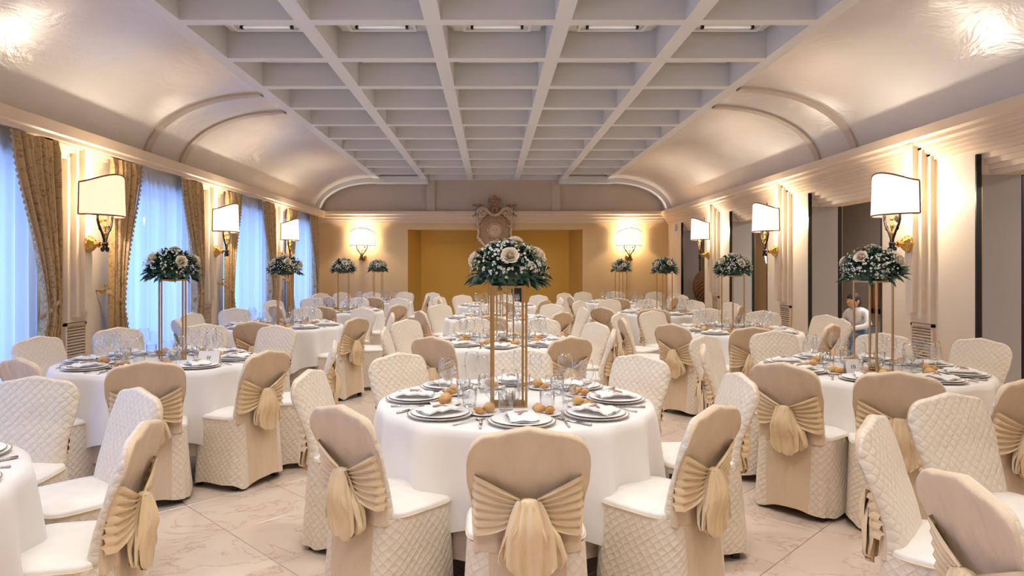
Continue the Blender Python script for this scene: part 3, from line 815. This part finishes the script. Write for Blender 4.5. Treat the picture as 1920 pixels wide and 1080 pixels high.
        m.grid([rows[-1], back[-1]]); return m
    ob('bow_tail', tail(.042, .090, kz+.03, .375, .0, .012, .022, .4, .05).mesh('bow_tail', M['sash']), bow)
    ob('bow_tail', tail(.020, .060, kz-.02, .43, .03, .085, .010, 2.0, -.04).mesh('bow_tail', M['sash']), bow)
    ob('bow_tail', tail(.015, .030, kz-.02, .44, -.03, -.085, .008, 1.0, -.04).mesh('bow_tail', M['sash']), bow)
    lm = MB().box(-.018, .018, -.018, .018, 0, .43).mesh('leg', M['dark_leg'], False)
    for x in (-.18, .18):
        for y in (-.18, .14): ob('leg', lm, t, (x, y, 0))
    return t

TAB = {  # name: (x, y, phrase)
 'L0': (-2.256, 2.085, 'cut-off lower left table'), 'L1': (-2.45, 5.08, 'nearest full left table'), 'L2': (-2.48, 8.1, 'second left table'),
 'L3': (-2.42, 10.8, 'third left table'), 'L4': (-2.3, 13.75, 'farthest left table'),
 'C1': (.125, 3.58, 'nearest centre table'), 'C2': (.10, 6.40, 'second centre table'), 'C3': (.08, 9.30, 'third centre table'), 'C4': (.10, 12.3, 'farthest centre table'),
 'R0': (2.30, 1.75, 'cut-off lower right table'), 'R1': (2.58, 4.66, 'nearest full right table'), 'R2': (2.66, 7.5, 'second right table'),
 'R3': (2.64, 10.4, 'third right table'), 'R4': (2.55, 13.35, 'farthest right table')}
CH = [('C1',991,806),('C1',642,765),('C1',1338,765),('C1',582,697),('C1',1385,703),('C1',747,665),('C1',1200,668),('C1',977,656),
 ('L0',65,710),('L0',258,732),('L0',268,797),
 ('L1',274,680),('L1',500,660),('L1',628,641),('L1',518,612),('L1',384,609),('L1',222,616),('L1',55,633),('L1',55,672),
 ('L2',478,604),('L2',668,597),('L2',735,588),('L2',680,579),('L2',575,577),('L2',440,579),('L2',345,588),('L2',332,600),
 ('L3',609,574),('L3',518,573),('L3',503,564),('L3',585,559),('L3',670,559),('L3',748,560),('L3',745,572),
 ('L4',700,557),('L4',628,556),('L4',592,553),('L4',598,550),('L4',641,549),('L4',697,549),('L4',759,548),('L4',770,554),('L4',811,549),
 ('C2',850,628),('C2',1035,629),('C2',722,615),('C2',762,601),('C2',886,597),('C2',1015,598),('C2',1117,606),('C2',1128,619),
 ('C3',918,593),('C3',790,584),('C3',825,572),('C3',922,570),('C3',1035,571),('C3',1093,577),('C3',1052,586),
 ('C4',940,565),('C4',850,561),('C4',824,557),('C4',867,554),('C4',945,553),('C4',1010,554),('C4',1012,563),('C4',1050,559),
 ('R0',1780,742),('R0',1640,785),('R0',1812,900),
 ('R1',1470,683),('R1',1685,700),('R1',1935,712),('R1',1320,648),('R1',1322,631),('R1',1452,623),('R1',1655,627),('R1',1838,637),
 ('R2',1412,615),('R2',1262,609),('R2',1168,598),('R2',1162,588),('R2',1224,584),('R2',1330,580),('R2',1431,584),('R2',1549,592),('R2',1550,609),('R2',1578,599),
 ('R3',1226,580),('R3',1130,577),('R3',1086,565),('R3',1143,562),('R3',1215,562),('R3',1298,564),('R3',1370,568),('R3',1387,575),
 ('R4',1160,559),('R4',1088,556),('R4',1058,550),('R4',1093,548),('R4',1153,547),('R4',1228,548),('R4',1235,557),('R4',1267,551),('R4',1280,554)]
DIRS = ['right side', 'right side just behind', 'back right', 'back just right of centre', 'back', 'back just left of centre', 'back left', 'left side just behind',
        'left side', 'left side just in front', 'front left', 'front just left of centre', 'front', 'front just right of centre', 'front right', 'right side just in front']
chair0 = make_chair(); used = {}; rc = random.Random(5)
FWD = {('L0', 258): -.2, ('L0', 268): -.23, ('R0', 1640): .12}
for k, (tn, px, py) in enumerate(CH):
    Y = .577*1280/(py-500); X = (px-921)/1280*Y
    Y = min(Y, YB-.45); tx, ty, ph = TAB[tn]
    X = max(WL+.42, min(WR-.05, X))
    ang = atan2(ty-Y, tx-X); d = math.dist((X, Y), (tx, ty))
    dm = .96 if tn[1] in '01' else 1.03
    if d < dm: X, Y = tx-cos(ang)*dm, ty-sin(ang)*dm
    if k >= 8: ang += rc.uniform(-.06, .06)
    ang += FWD.get((tn, px), 0)
    fx, fy = cos(ang), sin(ang)
    ox, oy = X+fx*.275, Y+fy*.275
    o = chair0 if k == 0 else copy_tree(chair0, None, ('leg',) if Y > 8 else ())
    o.location = (ox, oy, 0); o.rotation_euler = (0, 0, ang-pi/2)
    if k % 2 == 0 and k: pass
    a = atan2(Y-ty, X-tx) % (2*pi); s0 = int(round(a/(pi/8))) % 16; s = s0
    for dlt in (0, 1, -1, 2, -2, 3, -3, 4, -4):
        s = (s0+dlt) % 16
        if (tn, s) not in used: break
    used[(tn, s)] = 1
    o['label'] = 'cream satin chair with bow, %s of %s' % (DIRS[s], ph)

# ------------------------------------------------------------------ tables and cloths
R = .70; TZ = .77
def cloth_mesh(seed):
    rg = random.Random(seed); n = 168; rows = []; p1, p2, p3 = [rg.uniform(0, 6.28) for _ in range(3)]
    for r in (.02, .3, .6, R-.02): rows.append([(r*cos(2*pi*j/n), r*sin(2*pi*j/n), TZ) for j in range(n)])
    nf = [rg.uniform(.6, 1.3) for _ in range(18)]
    for k in range(13):
        f = k/12; r_ = []
        for j in range(n):
            a = 2*pi*j/n
            fo = (.5+.5*sin(11*a+p1+.9*sin(3*a+p2)))**1.6*nf[int((a/(2*pi))*17)] if False else (.5+.5*sin(13*a+p1+1.3*sin(3*a+p2)))**1.5
            fo2 = .35*sin(21*a+p3)
            hem = .315-.055*cos(4*a+p3)
            z = TZ-(TZ-hem)*f if k else TZ-.002
            bulge = min(1, f*1.1)**.8
            rr = R+(.006 if k == 0 else .012)+bulge*(.078*fo+.022*fo2)-.012*bulge
            r_.append((rr*cos(a), rr*sin(a), z))
        rows.append(r_)
    return MB().grid(rows, True, cap0=True).mesh('tablecloth', M['cloth'])
CM = [cloth_mesh(s) for s in (1, 2, 3, 4)]
ttop = MB().lathe([(.001, .745), (.685, .745), (.69, .757), (.685, .768), (.001, .768)], 64).mesh('tabletop', M['wood'])
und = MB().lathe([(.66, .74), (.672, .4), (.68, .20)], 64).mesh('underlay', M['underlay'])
lgm = MB().tube([(0, 0, 0), (0, 0, .745)], .02, 10).mesh('leg', M['dark_leg'])
for i, (tn, (x, y, ph)) in enumerate(TAB.items()):
    t = empty('round_table', loc=(x, y, 0), rz=.3*i, label='round banquet table under its cloth, the %s' % ph, cat='table', group='round banquet tables')
    ob('tabletop', ttop, t)
    for a in range(4): ob('leg', lgm, t, (.42*cos(a*pi/2+.4), .42*sin(a*pi/2+.4), 0))
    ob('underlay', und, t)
    ob('tablecloth', CM[i % 4], loc=(x, y, 0), rz=1.1*i, label='white tablecloth falling in folds over the %s' % ph, cat='tablecloth', group='white tablecloths')

# ------------------------------------------------------------------ tableware
pl = {}
pl['charger_plate'] = (MB().lathe([(.001, .003), (.09, .003), (.10, .0), (.15, .010), (.153, .013), (.150, .015), (.10, .007), (.001, .007)], 40).mesh('charger', [M['porcelain']]),)
rim = MB().lathe([(.150, .0125), (.1545, .0135), (.150, .0155)], 40, cap0=False).mesh('rim', M['rimmed'])
rim2 = MB().lathe([(.134, .0105), (.1385, .0115), (.134, .0135)], 40).mesh('rim2', M['rimmed'])
dinner = MB().lathe([(.001, .002), (.08, .002), (.09, .0), (.134, .010), (.137, .012), (.134, .014), (.09, .006), (.001, .006)], 40).mesh('dinner', M['porcelain'])
bplate = MB().lathe([(.001, .002), (.045, .002), (.05, .0), (.078, .008), (.080, .010), (.077, .011), (.05, .005), (.001, .005)], 28).mesh('bread_plate', M['porcelain'])
def napkin_mesh():
    b = MB(); rows = []
    for k in range(9):
        f = k/8*2-1; z = .016+.014*(1-abs(f))**.6+.004*sin(f*9)
        rows.append([(g*.062, f*.095, z+.003*sin(g*5+f*4)) for g in [q/6*2-1 for q in range(7)]])
    b.grid(rows); b.grid([[(p[0]*1.02, p[1]*1.02, p[2]-.007) for p in r] for r in rows])
    b.grid([[(rows[k][0][0], rows[k][0][1], rows[k][0][2]), (rows[k][0][0]*1.02, rows[k][0][1]*1.02, rows[k][0][2]-.007)] for k in range(9)])
    b.grid([[(rows[k][-1][0], rows[k][-1][1], rows[k][-1][2]), (rows[k][-1][0]*1.02, rows[k][-1][1]*1.02, rows[k][-1][2]-.007)] for k in range(9)])
    return b.mesh('napkin', M['napkin'])
nap = napkin_mesh()
rib_ = MB().tube([(-.02, -.03, .028), (0, 0, .034), (.025, .012, .032), (.01, .035, .028)], [.004, .006, .006, .003], 5).tube([(0, 0, .034), (-.03, .02, .030)], [.005, .003], 5).mesh('ribbon', M['ribbon'])
def fork_mesh():
    b = MB().tube([(0, -.10, .004), (0, -.04, .005), (0, .03, .008), (0, .045, .006)], [.0045, .003, .0025, .005], 6)
    b.box(-.011, .011, .045, .056, .004, .0065)
    for x in (-.0095, -.003, .0035, .0095): b.box(x-.0018, x+.0018, .055, .095, .005, .007)
    return b.mesh('fork', M['steel'])
forkm = fork_mesh()
knifem = MB().tube([(0, -.11, .005), (0, -.03, .006)], [.0055, .005], 6).add([(-.004, -.03, .003), (.010, -.03, .003), (.010, .08, .003), (-.004, .11, .003), (-.004, -.03, .005), (.006, -.03, .005), (.006, .08, .005), (-.004, .11, .005)], [(0,1,2,3),(4,5,6,7),(0,1,5,4),(1,2,6,5),(2,3,7,6),(3,0,4,7)]).mesh('knife', M['steel'])
def goblet(k):
    return MB().lathe([(.034*k, 0), (.033*k, .002), (.01, .006), (.0045, .015), (.004, .085*k), (.008, .095*k), (.028*k, .112*k), (.041*k, .14*k), (.043*k, .16*k), (.039*k, .19*k), (.034*k, .215*k), (.033*k, .215*k)], 20, cap0=True)
wineg = goblet(1.0).mesh('wine_glass', M['glass']); waterg = goblet(.86).mesh('water_goblet', M['glass'])
tumb = MB().lathe([(.001, .006), (.028, .006), (.033, .0), (.036, .03), (.038, .095), (.0365, .095), (.034, .03), (.028, .01)], 20).mesh('tumbler', M['glass'])
def bread_mesh(sx, sy, sz, mat, seed):
    rg = random.Random(seed); b = MB().ball((0, 0, sz), (sx, sy, sz), 16, 9); me = b.mesh('bread', mat)
    for v in me.vertices:
        c = v.co; k = 1+.08*sin(c.x*160+seed)+.06*sin(c.y*190+seed*2); v.co = (c.x*k, c.y*k, max(0, c.z*(1+.08*sin(c.x*120+c.y*90+seed))))
    return me
roll = bread_mesh(.032, .030, .022, M['bread2'], 1); stick = bread_mesh(.050, .016, .013, M['bread'], 2); twist = bread_mesh(.036, .022, .017, M['bread'], 5)
PDIR = ['right', 'back right', 'back', 'back left', 'left', 'front left', 'front', 'front right']
rr = random.Random(11); counts = {}
def thing(nm, me, x, y, z, rz, label, cat, group):
    counts[nm] = counts.get(nm, 0)+1
    return ob(nm, me, None, (x, y, z), rz, label, cat, group)
TOFF = {'C1': 0.0, 'C2': .0, 'C3': .1, 'C4': .0, 'L0': .15, 'L1': .12, 'L2': .05, 'L3': .0, 'L4': .0, 'R0': 0, 'R1': .25, 'R2': .1, 'R3': 0, 'R4': 0}
CLZ = TZ+.001
def rzrot(me): return me
for tn, (tx, ty, ph) in TAB.items():
    for d in range(8):
        a = d*pi/4+TOFF[tn]+rr.uniform(-.03, .03); ca, sa = cos(a), sin(a)
        def at(r, tt): return tx+ca*r-sa*tt, ty+sa*r+ca*tt      # tt: counterclockwise = diner's right when facing the centre... mirrored below
        def L(r, tt): return at(r, -tt)                         # tt > 0: to the right hand of the diner
        x, y = at(.525, 0)
        if not inframe(x, y, TZ, 170): continue
        where = '%s place, %s' % (PDIR[d], ph)
        ra = a+pi/2
        c1 = thing('charger_plate', pl['charger_plate'][0], x, y, CLZ, 0, 'white charger plate with tan rim, '+where, 'plate', 'charger plates'); ob('rim', rim, c1)
        c2 = thing('dinner_plate', dinner, x, y, CLZ+.0085, 0, 'white dinner plate with tan rim, '+where, 'plate', 'dinner plates'); ob('rim', rim2, c2)
        nk = thing('napkin', nap, x, y, CLZ+.0155, ra+rr.uniform(-.3, .3), 'folded white napkin with ribbon, '+where, 'napkin', 'folded napkins'); ob('ribbon', rib_, nk)
        x, y = L(.52, -.195); thing('fork', forkm, x, y, CLZ, a+pi/2+rr.uniform(-.08, .08), 'silver fork, '+where, 'cutlery', 'forks')
        x, y = L(.53, .185); thing('knife', knifem, x, y, CLZ, a+pi/2+rr.uniform(-.08, .08), 'silver knife, '+where, 'cutlery', 'knives')
        x, y = L(.355, -.12); bx, by = x, y
        thing('bread_plate', bplate, x, y, CLZ, 0, 'small white bread plate, '+where, 'plate', 'bread plates')
        q = rr.uniform(0, 3); tag = where
        e = .028; dx, dy = e*cos(q), e*sin(q)
        thing('bread_roll', roll, bx+dx, by+dy, CLZ+.007, q, 'round bread roll on bread plate, '+tag, 'bread', 'bread rolls')
        thing('crusty_bread', stick if d % 2 else twist, bx-dx*.9, by-dy*.9, CLZ+.007, q+pi/2, 'golden crusty bread piece on bread plate, '+tag, 'bread', 'crusty bread pieces')
        x, y = L(.365, .045); thing('wine_glass', wineg, x, y, CLZ, rr.uniform(0, 1), 'large empty wine glass, '+where, 'glass', 'wine glasses')
        x, y = L(.37, .135); thing('water_goblet', waterg, x, y, CLZ, rr.uniform(0, 1), 'smaller stemmed glass, '+where, 'glass', 'stemmed water glasses')
        x, y = L(.275, .06); thing('tumbler', tumb, x, y, CLZ, rr.uniform(0, 1), 'clear stemless tumbler, '+where, 'glass', 'tumblers')

# ------------------------------------------------------------------ flower stands and bouquets
HSTAND = 1.375
SW = .088
def make_stand():
    t = empty('flower_stand', cat='flower stand', group='gold flower stands')
    ob('base_plate', MB().box(-SW, SW, -SW, SW, 0, .006).mesh('base_plate', M['gold_metal'], False), t)
    pm_ = MB().box(-.0055, .0055, -.0055, .0055, .006, HSTAND-TZ-.012).mesh('post', M['gold_metal'], False)
    for x in (-1, 1):
        for y in (-1, 1): ob('post', pm_, t, (x*(SW-.006), y*(SW-.006), 0))
    ob('top_plate', MB().box(-SW, SW, -SW, SW, HSTAND-TZ-.012, HSTAND-TZ).mesh('top_plate', M['gold_metal'], False), t)
    return t
def rose_mesh():
    b = MB()
    for ring, (n, r0, zt_, cu) in enumerate([(3, .007, .034, .0), (4, .013, .035, .001), (5, .020, .032, .003), (6, .027, .027, .006), (6, .034, .019, .010)]):
        for q in range(n):
            a0 = 2*pi*q/n+ring*.7; rows = []
            for k in range(6):
                f = k/5; r = []
                for i in range(7):
                    g = i/6*2-1; aa = a0+g*1.25*pi/n
                    rad = r0*(.35+.65*f**.6)*(1+.10*g)+cu*f**4; z = -.012+(zt_+.012)*f*(1-.10*g*g*f)-cu*.35*(f > .9)
                    r.append((rad*cos(aa), rad*sin(aa), z))
                rows.append(r)
            b.grid(rows)
    return b.mesh('rose', M['rose'])
rosem = rose_mesh()
def bouquet_meshes(seed):
    rg = random.Random(seed); lf, lf2, fl = MB(), MB(), MB()
    RX, RZ = .185, .145
    def surf(th, ph, k=1.0): return Vector((RX*k*cos(ph)*cos(th), RX*k*cos(ph)*sin(th), .075+RZ*k*sin(ph)))
    def leaf(B, p, d, L_, W_):
        d = d.normalized(); s_ = d.cross(Vector((0, 0, 1)));
        s_ = (s_.normalized() if s_.length > .01 else Vector((1, 0, 0))); nn = s_.cross(d)
        roll_ = rg.uniform(-.9, .9); s_ = (s_*cos(roll_)+nn*sin(roll_))
        a, m1, m2, e = p, p+d*L_*.35, p+d*L_*.7, p+d*L_+Vector((0, 0, -.15*L_))
        up = nn*.12*L_
        V = [a, m1+s_*W_-up*.3, m2+s_*W_*.75-up*.2, e, m2-s_*W_*.75-up*.2, m1-s_*W_-up*.3, m1+up*.2, m2+up*.2]
        B.add(V, [(0,6,1),(1,6,7,2),(2,7,3),(0,5,6),(5,4,7,6),(4,3,7)])
    for _ in range(420):
        th, ph = rg.uniform(0, 2*pi), math.asin(rg.uniform(-.25, 1)); p = surf(th, ph, rg.uniform(.45, .88))
        d = Vector((cos(th)*cos(ph), sin(th)*cos(ph), sin(ph)))+Vector((rg.gauss(0, .5), rg.gauss(0, .5), rg.gauss(0, .4)))
        leaf(lf, p, d, rg.uniform(.04, .07), rg.uniform(.009, .016))
    for _ in range(60):                       # skirt of long leaves round the rim
        th = rg.uniform(0, 2*pi); p = Vector((RX*.75*cos(th), RX*.75*sin(th), .03+rg.uniform(-.01, .04)))
        leaf(lf, p, Vector((cos(th), sin(th), rg.uniform(-.75, .25))), rg.uniform(.06, .105), rg.uniform(.010, .017))
    for _ in range(70):
        th, ph = rg.uniform(0, 2*pi), math.asin(rg.uniform(-.1, 1)); p = surf(th, ph, rg.uniform(.8, .98))
        d = Vector((cos(th)*cos(ph), sin(th)*cos(ph), sin(ph)))+Vector((rg.gauss(0, .5), rg.gauss(0, .5), rg.gauss(0, .4)))
        leaf(lf2, p, d, rg.uniform(.03, .06), .006)
    for _ in range(68):
        cth, cph = rg.uniform(0, 2*pi), math.asin(rg.uniform(-.15, 1))
        for _ in range(rg.randint(5, 10)):
            th, ph = cth+rg.gauss(0, .16)/max(.3, cos(cph)), cph+rg.gauss(0, .16)
            p = surf(th, ph, rg.uniform(.93, 1.13)); nrm = Vector((cos(th)*cos(ph), sin(th)*cos(ph), sin(ph)))+Vector((rg.gauss(0, .3), rg.gauss(0, .3), rg.gauss(0, .3)))
            nrm.normalize(); a_ = nrm.orthogonal().normalized(); b_ = nrm.cross(a_); s_ = rg.uniform(.006, .0100); p0 = rg.uniform(0, 1)
            V = [p-nrm*.001]
            for q in range(10):
                rad = s_ if q % 2 == 0 else s_*.62
                V.append(p+(a_*cos(p0+q*pi/5)+b_*sin(p0+q*pi/5))*rad+nrm*.002)
            fl.add(V, [(0, 1+q, 1+(q+1) % 10) for q in range(10)], 0)
            V = [p+nrm*.002]+[p+(a_*cos(q*pi/2)+b_*sin(q*pi/2))*s_*.32+nrm*.0015 for q in range(4)]
            fl.add(V, [(0, 1+q, 1+(q+1) % 4) for q in range(4)], 1)
    ros = []
    base = rg.uniform(0, 6.28)
    for q, ph in enumerate((.55, .35, .6, .4, .5, 1.35)):
        th = base+q*2*pi/5+rg.uniform(-.2, .2); p = surf(th, ph, .98); ros.append((p, Vector((cos(th)*cos(ph), sin(th)*cos(ph), sin(ph)))))
    core = MB().ball((0, 0, .065), (.13, .13, .085), 16, 8)
    return (lf.mesh('foliage', M['leaf'], False), lf2.mesh('sprigs', M['leaf2'], False), fl.mesh('small_flowers', [M['petal'], M['eye']], False), core.mesh('moss_core', M['leaf']), ros)
BQ = [bouquet_meshes(s) for s in (21, 22, 23)]
stand0 = make_stand()
bowl = MB().lathe([(.001, .004), (.022, .002), (.03, .004), (.050, .030), (.052, .045), (.044, .072), (.0425, .072), (.050, .045), (.048, .03), (.028, .008), (.001, .007)], 24).mesh('glass_bowl', M['glass'])
cand = MB().lathe([(.001, 0), (.026, 0), (.026, .052), (.022, .054), (.001, .052)], 20).tube([(0, 0, .052), (0, 0, .060)], .001, 4).mesh('candle', M['wax'])
ST = {'C1': (.087, 3.47, .06), 'C2': (.10, 6.36, .35), 'C3': (.06, 9.35, .2), 'C4': (.10, 12.35, 0), 'L1': (-2.41, 5.16, .55), 'L2': (-2.46, 8.15, .4), 'L3': (-2.35, 10.85, .3), 'L4': (-2.28, 13.75, .35),
      'R1': (2.585, 4.62, .45), 'R2': (2.655, 7.5, .45), 'R3': (2.64, 10.4, .3), 'R4': (2.55, 13.4, .3)}
for i, (tn, (x, y, rz)) in enumerate(ST.items()):
    ph = TAB[tn][2]
    s = stand0 if i == 0 else copy_tree(stand0)
    s.location = (x, y, CLZ); s.rotation_euler = (0, 0, rz); s['label'] = 'tall gold four-post flower stand on the %s' % ph
    fo, sp_, fl, core, ros = BQ[i % 3]
    brz = rz+i*.8+(-.35 if i == 0 else 0)
    t = empty('bouquet', loc=(x, y, HSTAND+.001), rz=brz, label='bouquet of ivory roses and small white flowers on the %s' % ph, cat='bouquet', group='rose bouquets on stands')
    ob('moss_core', core, t); ob('foliage', fo, t, kind='stuff'); ob('sprigs', sp_, t, kind='stuff'); ob('small_flowers', fl, t, kind='stuff')
    for p, nrm in ros:
        r_ = ob('rose', rosem, t, p); r_.rotation_euler = nrm.to_track_quat('Z', 'Y').to_euler()
    if tn[1] in '12':
        ob('glass_bowl', bowl, loc=(x+.01, y-.005, CLZ+.007), label='round glass candle bowl under the flower stand of the %s' % ph, cat='candle holder', group='glass candle bowls')
        ob('candle', cand, loc=(x+.01, y-.005, CLZ+.015), label='short ivory candle in the bowl on the %s' % ph, cat='candle', group='ivory candles')

# number cards
def text_mesh(txt, size, m):
    cu = D.curves.new('txt', 'FONT'); cu.body = txt; cu.size = size; cu.align_x = 'CENTER'; cu.extrude = .0004
    o = D.objects.new('txt', cu); C.objects.link(o); bpy.context.view_layer.update()
    me = D.meshes.new_from_object(o.evaluated_get(bpy.context.evaluated_depsgraph_get())); D.objects.remove(o); me.materials.clear(); me.materials.append(m); return me
for tn, px, yy, txt in (('L1', 393, 4.86, 'IV'), ('R1', 1597, 4.42, '10')):
    x = (px-921)/1280*yy
    t = empty('table_card', loc=(x, yy, CLZ), rz=0, label='white folded number card on the %s' % TAB[tn][2], cat='card', group='number cards')
    b = MB().add([(-.075, -.03, 0), (.075, -.03, 0), (.075, 0, .10), (-.075, 0, .10), (.075, .03, 0), (-.075, .03, 0), (-.075, -.028, 0), (.075, -.028, 0), (.075, 0, .098), (-.075, 0, .098)], [(0,1,2,3), (3,2,4,5), (6,7,8,9)])
    if tn == 'R1': 
        for i, v in enumerate(b.v): b.v[i] = (v[0]*.6, v[1], v[2])
    ob('card', b.mesh('card', M['napkin'], False), t)
    tx_ = ob('number', text_mesh(txt, .035, M['ink']), t, (0, -.0185, .042)); tx_.rotation_euler = (radians(73), 0, 0)
print('objects', len(D.objects), counts)
